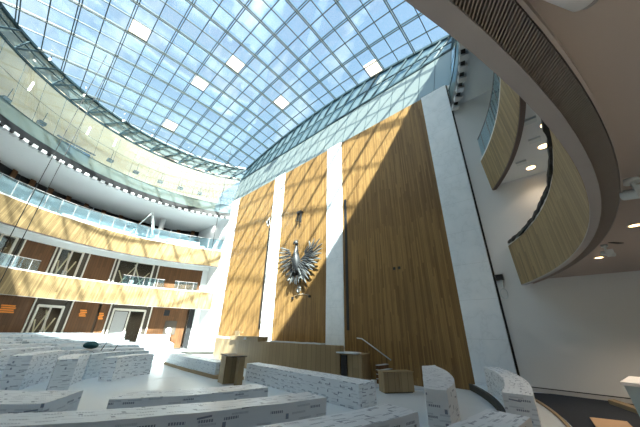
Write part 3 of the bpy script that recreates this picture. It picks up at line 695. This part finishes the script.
# ================================================================== right-hand floor items
cb = empty('plastic_crate', (15.4, -4.3, 0), 'pale blue plastic container at the right edge beside the cardboard', 'container')
b = MB(); b.prism([(15.32, -5.1), (16.5, -5.4), (16.8, -4.1), (15.55, -3.7)], -0.09, 0.90)
for v in b.bm.verts:
    if v.co.z < 0.1: v.co.x += (16.05 - v.co.x) * 0.14; v.co.y += (-4.6 - v.co.y) * 0.14
b.wobble(0.006, 2, .4); b.build('container_body', 'plastic', cb); b = MB(); b.prism([(15.28, -5.15), (16.54, -5.45), (16.84, -4.06), (15.52, -3.66)], 0.90, 0.96); b.build('lid', 'white', cb)
b = MB(); b.prism([(14.65, -4.5), (14.55, -3.5), (15.2, -3.3), (15.3, -4.4)], -0.05, -0.03); tag(b.build('cardboard_sheet', 'cardboard'), 'flat brown cardboard sheet lying on the dark carpet', 'cardboard')
b = MB(); b.prism([(15.0, -0.6), (15.15, -0.35), (15.9, -2.0), (15.7, -2.15)], -0.09, 0.02); tag(b.build('floor_duct', 'edge_wood'), 'low wooden floor strip on the carpet by the plaster wall', 'floor strip')
wm = empty('wall_bracket', (12.9, -0.1, 4.1), 'black wall fixture with a hanging loop of cable beside the marble pilaster', 'wall fixture')
MB().box(12.78, 13.05, -0.22, 0.0, 4.0, 4.22).build('housing', 'black', wm); MB().box(12.88, 12.98, -0.14, -0.04, 3.7, 4.0).build('arm', 'steel_light', wm)
MB().tube([(12.93 + .13 * math.sin(2 * PI * k / 16), -0.1, 3.42 + .2 * math.cos(2 * PI * k / 16)) for k in range(17)], 0.018, 6).build('cable', 'steel_light', wm)

# ================================================================== eagle
eg = empty('steel_eagle', (0.1, -0.35, 6.9), 'large heraldic eagle of steel blades hanging on the middle oak panel', 'eagle sculpture')
def blade(p0, p1, w0, w1, y, mat, name, tilt=0.05):
    a, c = Vector((p0[0], y, p0[1])), Vector((p1[0], y - tilt, p1[1])); d = (c - a); ln = d.length; d.normalize(); s = Vector((d.z, 0, -d.x))
    b = MB(); n = 5; top = []; bot = []; rid = []
    for k in range(n + 1):
        t = k / n; w_ = w0 + (w1 - w0) * t
        if k == n: w_ *= 0.25
        p = a + d * ln * t
        top.append(b.bm.verts.new(p + s * w_ / 2)); bot.append(b.bm.verts.new(p - s * w_ / 2)); rid.append(b.bm.verts.new(p + Vector((0, -w_ * 0.38, 0))))
    bk = [b.bm.verts.new(v.co + Vector((0, 0.035, 0))) for v in (top[0], bot[0], top[-1], bot[-1])]
    for k in range(n):
        b.bm.faces.new((top[k], top[k + 1], rid[k + 1], rid[k])); b.bm.faces.new((rid[k], rid[k + 1], bot[k + 1], bot[k]))
    b.bm.faces.new((bk[0], bk[1], bk[3], bk[2])); b.bm.faces.new((top[0], rid[0], bot[0], bk[1], bk[0])); b.bm.faces.new((top[-1], bk[2], bk[3], bot[-1], rid[-1]))
    b.bm.faces.new(top + [bk[2], bk[0]]); b.bm.faces.new(bot + [bk[3], bk[1]])
    return b.build(name, mat, eg)
Lt = [(-2.13, 8.22), (-2.26, 7.8), (-2.18, 7.38), (-2.02, 6.88), (-1.85, 6.47), (-1.56, 6.05), (-1.23, 5.71), (-0.83, 5.31), (-0.57, 5.07)]
Lr = [(-1.11, 7.87), (-1.02, 7.66), (-0.95, 7.42), (-0.84, 7.16), (-0.72, 6.92), (-0.61, 6.67), (-0.5, 6.43), (-0.4, 6.27), (-0.28, 6.11)]
Rt = [(1.3, 8.14), (1.89, 8.2), (2.47, 8.07), (2.63, 7.65), (2.67, 7.29), (2.64, 6.94), (2.56, 6.54), (2.27, 6.27), (2.02, 6.01), (1.79, 5.84), (1.55, 5.53), (1.43, 5.25), (1.16, 4.97)]
Rr = [(1.28, 7.55), (1.35, 7.42), (1.36, 7.27), (1.28, 7.14), (1.15, 7.06), (1.01, 6.98), (0.86, 6.89), (0.74, 6.79), (0.62, 6.66), (0.51, 6.54), (0.44, 6.4), (0.34, 6.27), (0.29, 6.16)]
def lerp(a, c, t): return (a[0] + (c[0] - a[0]) * t, a[1] + (c[1] - a[1]) * t)
for tips, roots, sgn in ((Lt, Lr, -1), (Rt, Rr, 1)):
    for i, (p, q) in enumerate(zip(tips, roots)):
        blade(q, p, 0.08, 0.17, -0.30 - 0.03 * (i % 3), 'eagle', 'feather', 0.14)
        if i < len(tips) - 1:
            blade(lerp(q, roots[i + 1], .5), lerp(lerp(q, roots[i + 1], .5), lerp(p, tips[i + 1], .5), .72), 0.06, 0.11, -0.42, 'eagle_dark' if i % 2 else 'eagle', 'feather', 0.05)
            blade(lerp(q, (0, 6.9), .35), lerp(q, p, .34), 0.09, 0.17, -0.47, 'eagle_dark', 'covert', 0.0)
for i, x in enumerate((-0.62, -0.42, -0.2, 0.02, 0.24, 0.46, 0.68)):
    blade((0.05 + x * 0.35, 6.2), (0.08 + x, 4.95 + abs(x) * 0.45), 0.10, 0.20, -0.34 - .05 * (i % 2), 'eagle' if i % 2 == 0 else 'eagle_dark', 'tail_feather', 0.05)
b = MB(); b.tube([(0.05, -0.42, 5.7), (0.02, -0.48, 6.2), (0.0, -0.52, 6.8), (-0.03, -0.5, 7.4), (-0.06, -0.48, 7.85), (-0.08, -0.5, 8.1)], 0.25, 10, [0.45, 1.15, 1.4, 0.9, 0.42, 0.36])
b.build('body', 'eagle_dark', eg)
b = MB(); b.tube([(-0.02, -0.5, 8.1), (-0.12, -0.52, 8.32), (-0.25, -0.54, 8.3), (-0.42, -0.55, 8.16)], 0.17, 8, [0.9, 1.1, 0.7, 0.12]); b.build('head', 'eagle_dark', eg)
for i in range(5): blade((-0.1 + 0.02 * i, 8.25 - .12 * i), (0.12 + .03 * i, 8.42 - .22 * i), .06, .1, -.5, 'eagle_dark', 'neck_feather', 0)
for s in (-1, 1):
    b = MB(); b.tube([(0.25 * s + .03, -.45, 6.1), (0.5 * s + .03, -.5, 5.75), (0.62 * s + .03, -.52, 5.5)], 0.09, 8, [1.2, .9, .6]); lg = b.build('leg', 'eagle', eg)
    for k in range(3):
        a = (0.62 * s + .03, -.52, 5.5); MB().tube([a, (a[0] + (k - 1) * .16, -.6, 5.38), (a[0] + (k - 1) * .2, -.62, 5.25)], 0.035, 6, [1, .8, .2]).build('claw', 'eagle', lg)
b = MB(); b.tube([(0.2 + .17 * math.cos(2 * PI * k / 16), -.25, 4.65 + .22 * math.sin(2 * PI * k / 16)) for k in range(17)], .04, 6); b.tube([(0.2, -.25, 5.0), (0.2, -.25, 4.42)], .03, 6); b.build('hanging_ring', 'eagle', eg)
b = MB(); b.tube([(0.3, -.06, 6.5), (0.3, -.35, 6.5)], .08, 8); b.tube([(-0.3, -.06, 7.0), (-0.3, -.35, 7.0)], .08, 8); b.build('wall_mount', 'black', eg)
for x, w_ in ((-0.58, 'left'), (1.21, 'right')):
    tag(MB().box(x - .08, x + .08, -.16, -.06, 4.0, 4.16).build('wall_socket', 'black'), 'small black socket on the oak panel %s of the ring below the eagle' % w_, 'socket')
MB_ = MB().tube([(-0.5, -.1, 4.2), (0.1, -.1, 4.3), (0.5, -.1, 4.3), (1.13, -.1, 4.18)], .012, 5); tag(MB_.build('cable', 'steel_light'), 'thin cable slung between two sockets below the eagle', 'cable')
wsk = empty('wall_camera', (-0.15, -0.2, 10.8), 'small black bracketed camera on the oak panel above the eagle', 'camera')
MB().box(-0.45, 0.05, -0.35, -0.06, 10.95, 11.15).build('housing', 'black', wsk); MB().box(-0.42, -0.34, -0.3, -0.2, 10.3, 10.95).build('bracket_arm', 'black', wsk); MB().box(-0.05, 0.05, -0.3, -0.2, 10.1, 10.95).build('bracket_arm', 'black', wsk)
b = MB(); b.face([(-5.1, -.12, 11.5), (-4.5, -.12, 11.9), (-4.6, -.12, 10.9)]); b.face([(-5.1, -.06, 11.5), (-4.6, -.06, 10.9), (-4.5, -.06, 11.9)]); b.prism([(-4.9, -.12), (-4.55, -.12), (-4.55, -.02), (-4.9, -.02)], 11.1, 11.6)
tag(b.build('wall_speaker', 'white'), 'small white angular fixture at the top of the left dark slot', 'fixture')
for x in (7.95, 8.25): tag(MB().box(x - .07, x + .07, -.09, -.06, 5.1, 5.25).build('wall_socket', 'black'), 'small black socket, one of a pair on the broad right oak panel', 'socket', 'sockets on the right oak panel')

# ================================================================== far wall details
def on_wall(deg, z, hw, hh, th, R=RB): 
    p = pol(R - th, deg); return Matrix.Translation((p[0], p[1], z)) @ Matrix.Rotation(D(deg), 4, 'Z')
for deg, z, hw, lab_ in ((-157.4, 2.9, .42, 'orange notice of stacked lines on the leftmost dark wood panel'), (-172.9, 2.9, .26, 'orange notice on the dark panel between the two ground-floor doors'), (-177.4, 2.73, .20, 'small orange notice on the narrow dark panel by the pink board')):
    mt = on_wall(deg, z, 0, 0, 0.04); o = empty('wall_notice', tuple(mt.translation), lab_, 'notice')
    b = MB()
    for k in range(4): b.box(-.02, .02, -hw + .06 * (k % 2), hw - .05 * ((k + 1) % 2), -.28 + .15 * k, -.17 + .15 * k, mt)
    b.build('notice_lines', 'orange', o)
mt = on_wall(-195.2, 3.3, 0, 0, .08); o = empty('wall_screen', tuple(mt.translation), 'small black square screen on the last ground-floor wood panel', 'screen')
MB().box(-.06, .06, -.26, .26, -.28, .28, mt).build('screen_body', 'black', o)
p = pol(16.6, -196.8); o = empty('round_sign', (p[0], p[1], 0.0), 'white round sign on a stand before the last wood panel', 'sign')
mt = Matrix.Translation((p[0], p[1], 1.62)) @ Matrix.Rotation(D(-196.8), 4, 'Z')
b = MB(); n = 24; vv = [[b.bm.verts.new(mt @ Vector((x, .28 * math.cos(2 * PI * k / n), .28 * math.sin(2 * PI * k / n)))) for k in range(n)] for x in (-.03, .03)]
b.bm.faces.new(vv[0]); b.bm.faces.new(vv[1][::-1])
for k in range(n): b.bm.faces.new((vv[0][k], vv[0][(k + 1) % n], vv[1][(k + 1) % n], vv[1][k]))
b.build('disc', 'white', o); MB().cyl(p, .03, 0.0, 1.36).build('pole', 'steel_light', o); MB().cyl(p, .22, 0.0, .04).build('base', 'steel_light', o)
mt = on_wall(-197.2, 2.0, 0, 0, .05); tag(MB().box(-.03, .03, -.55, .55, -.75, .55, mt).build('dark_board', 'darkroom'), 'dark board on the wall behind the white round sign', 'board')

# ================================================================== walkway items behind the glass screen
for k, (x, y) in enumerate(((-13.7, -19.0), (-16.9, -14.7), (-17.1, -12.4), (-17.5, -10.0), (-17.6, -7.4), (-17.5, -5.0))):
    q = Vector((x - 15, y + 14, 0)) * 0.96; x, y = 15 + q.x, -14 + q.y
    tag(MB().box(x - .06, x + .06, y - .06, y + .06, 18.9, 19.75).build('tube_light', 'lamp_white'), 'slim white vertical tube light hanging in the glazed walkway', 'tube light', 'walkway tube lights')
    MB_ = None
for k, (r, d) in enumerate(((19.6, -141), (19.6, -149), (19.6, -167), (19.7, -175), (19.8, -183), (19.8, -190), (19.8, -197))):
    p = pol(r, d, 18.9); mt = Matrix.Translation(p) @ Matrix.Rotation(D(d), 4, 'Z'); o = empty('pendant_lamp', p, 'dark boxy pendant lamp hanging in the glazed walkway', 'pendant lamp', 'walkway pendant lamps')
    MB().box(-.2, .2, -.28, .28, -.2, .1, mt).build('shade', 'steel', o, 0.03); MB().box(-.02, .02, -.02, .02, .1, 1.2, mt).build('stem', 'steel', o)
o = empty('display_rack', pol(19.8, -158, 17.6), 'long dark rack of blue panels in the glazed walkway', 'rack')
for k, (c_, dd) in enumerate((('steel', -155), ('teal_cloth', -157), ('rail_glass', -159), ('steel', -161))):
    mt = Matrix.Translation(pol(19.8, dd, 18.0)) @ Matrix.Rotation(D(dd), 4, 'Z'); MB().box(-.2, .2, -.32, .32, -.55, .45, mt).build('blue_panel', plain('blue_panel', (0.06, 0.14, 0.28)) if k % 2 else 'steel', o)
b = MB(); b.sweep([pol(19.55, -153 - k, 18.6) for k in range(11)], .12, .12); b.sweep([pol(19.55, -153 - k, 17.35) for k in range(11)], .12, .12); b.build('rack_frame', 'black', o)
b = MB(); b.revolve([(20.35, 14.6), (20.35, 17.4), (20.48, 17.4), (20.48, 14.6)], n=80, a0=D(-130), a1=D(-170)); tag(b.build('walkway_counter', plain('warm_wood_lining', (0.72, 0.48, 0.27))), 'warm wood lining low on the walkway wall', 'wall lining')
# rim spotlights
for x, y in ((-11.6, -18.6), (-14.0, -16.0), (-15.2, -12.6), (-15.6, -9.7), (-15.7, -5.6), (-14.9, -2.6)):
    z = dz(x, y) - 0.45; o = empty('rim_spotlight', (x, y, z), 'small white spotlight on the skylight rim', 'spotlight', 'spotlights on the skylight rim')
    MB().cyl((x, y), .07, z - .05, z + .1, 12).build('lamp', 'lamp_white', o); MB().cyl((x, y), .03, z + .1, z + .5, 8).build('stem', 'steel', o)
# hanging cables
for x, y, zb_, lab_ in ((-9.0, -15.6, 3.6, 'thin hanging cable crossing both balconies on the far left'), (-9.45, -15.1, 3.6, 'thin hanging cable just right of the leftmost one'), (-10.8, -2.4, 8.2, 'thin hanging cable in front of the upper balcony end near the front wall')):
    tag(MB().tube([(x, y, zb_), (x, y, dz(x, y) - .1)], 0.022, 6).build('hanging_cable', 'black'), lab_, 'cable')

# ================================================================== lamps and fixtures on the ceilings at the right
def downlight(x, y, z, lab_, grp, r=0.11, power=18):
    o = empty('downlight', (x, y, z), lab_, 'downlight', grp)
    b = MB(); n = 20
    ri, ro2 = r, r * 1.35
    v0 = [b.bm.verts.new((x + ri * math.cos(2 * PI * k / n), y + ri * math.sin(2 * PI * k / n), z - .012)) for k in range(n)]
    v1 = [b.bm.verts.new((x + ro2 * math.cos(2 * PI * k / n), y + ro2 * math.sin(2 * PI * k / n), z - .012)) for k in range(n)]
    v2 = [b.bm.verts.new((x + ro2 * math.cos(2 * PI * k / n), y + ro2 * math.sin(2 * PI * k / n), z + .004)) for k in range(n)]
    for k in range(n):
        b.bm.faces.new((v0[k], v0[(k + 1) % n], v1[(k + 1) % n], v1[k])); b.bm.faces.new((v1[k], v1[(k + 1) % n], v2[(k + 1) % n], v2[k]))
    b.build('trim_ring', 'white', o); MB().cyl((x, y), r, z - .008, z - .002, 16).build('lamp', 'lamp', o)
    l = bpy.data.lights.new('downlight_lamp', 'SPOT'); l.energy = power; l.spot_size = D(120); l.spot_blend = 0.8; l.color = (1, .78, .55); l.shadow_soft_size = .08
    lo_ = bpy.data.objects.new('downlight_lamp', l); COL.objects.link(lo_); lo_.location = (x, y, z - .05)
for x, y in ((16.36, -5.95), (15.9, -3.05)): downlight(x, y, 3.9, 'round warm downlight in the ceiling under the lower balcony', 'downlights under the lower balcony', .09, 200)
for d in range(-80, 20, 12):
    p = pol(19.5, d); downlight(p[0], p[1], 3.9, 'round warm downlight in the ceiling under the lower balcony', 'downlights under the lower balcony', .09, 420)
for x, y in ((15.95, -3.6), (15.75, -2.2), (15.2, -0.75)): downlight(x, y, 8.5, 'round warm downlight under the upper balcony near the front wall', 'downlights under the upper balcony', .16, 60)
for x, y, lab_ in ((16.1, -8.5, 'jointed metal spotlight on the ceiling at the right edge'), (15.95, -4.55, 'small metal spotlight on the ceiling near the balcony edge')):
    o = empty('ceiling_spotlight', (x, y, 3.9), lab_, 'spotlight'); k = 1.0 if y < -7 else .7
    MB().cyl((x, y), .09 * k, 3.84, 3.9, 16).build('base', 'steel_light', o)
    MB().box(x - .02, x + .02, y - .02, y + .02, 3.7, 3.86).build('stem', 'steel_light', o)
    b = MB(); b.tube([(x - .12 * k, y + .1 * k, 3.72), (x + .14 * k, y - .1 * k, 3.62)], .075 * k, 14); b.build('lamp_head', 'steel_light', o)
    b = MB(); b.box(x - .03, x + .16 * k, y - .13 * k, y - .09 * k, 3.58, 3.76); b.build('reflector', 'steel_light', o)
o = empty('ceiling_speaker', (15.5, -12.3, 3.7), 'pale cylindrical fixture hanging below the ceiling at the top edge beside the grille', 'ceiling fixture')
b = MB(); b.tube([(15.37, -12.56, 3.66), (15.55, -12.28, 3.66)], .09, 24); b.build('cylinder', 'white', o); b = MB(); b.tube([(15.55, -12.28, 3.66), (15.575, -12.24, 3.66)], .07, 20); b.build('end_cap', 'band_metal', o)
MB().box(15.46, 15.5, -12.43, -12.39, 3.66, 3.9).build('mount', 'white', o)
b = MB(); b.prism([(16.02, -4.75), (16.12, -4.72), (16.30, -4.5), (16.2, -4.48)], 3.885, 3.902); tag(b.build('ceiling_slot', 'black'), 'small black slot in the ceiling between spotlight and downlight', 'slot')
for x, y in ((15.55, -4.2), (15.55, -2.9), (14.95, -1.5)):
    tag(MB().box(x - .18, x + .18, y - .12, y + .12, 8.42, 8.5).build('ceiling_fixture', 'steel_light'), 'small grey box under the upper balcony beside the downlights', 'fixture', 'grey boxes under the upper balcony')
for k in range(26):
    for r in (16.3, 17.6):
        p = pol(r, -132 - 2.8 * k); 
        if r == 16.3 and k % 2: continue
        tag(MB().cyl(p, .05, 14.235, 14.252, 10).build('ceiling_spot', 'steel_light'), 'small round spot in the white ceiling above the upper balcony', 'ceiling spot', 'spots in the ceiling above the upper balcony')

# fill lamps added in the galleries and door corridors to lift the ambient light
def lamp(x, y, z, e, col=(1, .93, .84), size=.25, cone=150):
    l = bpy.data.lights.new('gallery_fill', 'SPOT'); l.energy = e; l.spot_size = D(cone); l.spot_blend = 0.6; l.color = col; l.shadow_soft_size = size
    q = bpy.data.objects.new('gallery_fill', l); COL.objects.link(q); q.location = (x, y, z)
for k in range(9):
    p = pol(18.2, -132 - 9 * k); lamp(p[0], p[1], 14.1, 90)
    p = pol(18.9, -132 - 8.5 * k); lamp(p[0], p[1], 3.75, 120, (1, .85, .65)); lamp(p[0], p[1], 8.4, 120, (1, .85, .65))
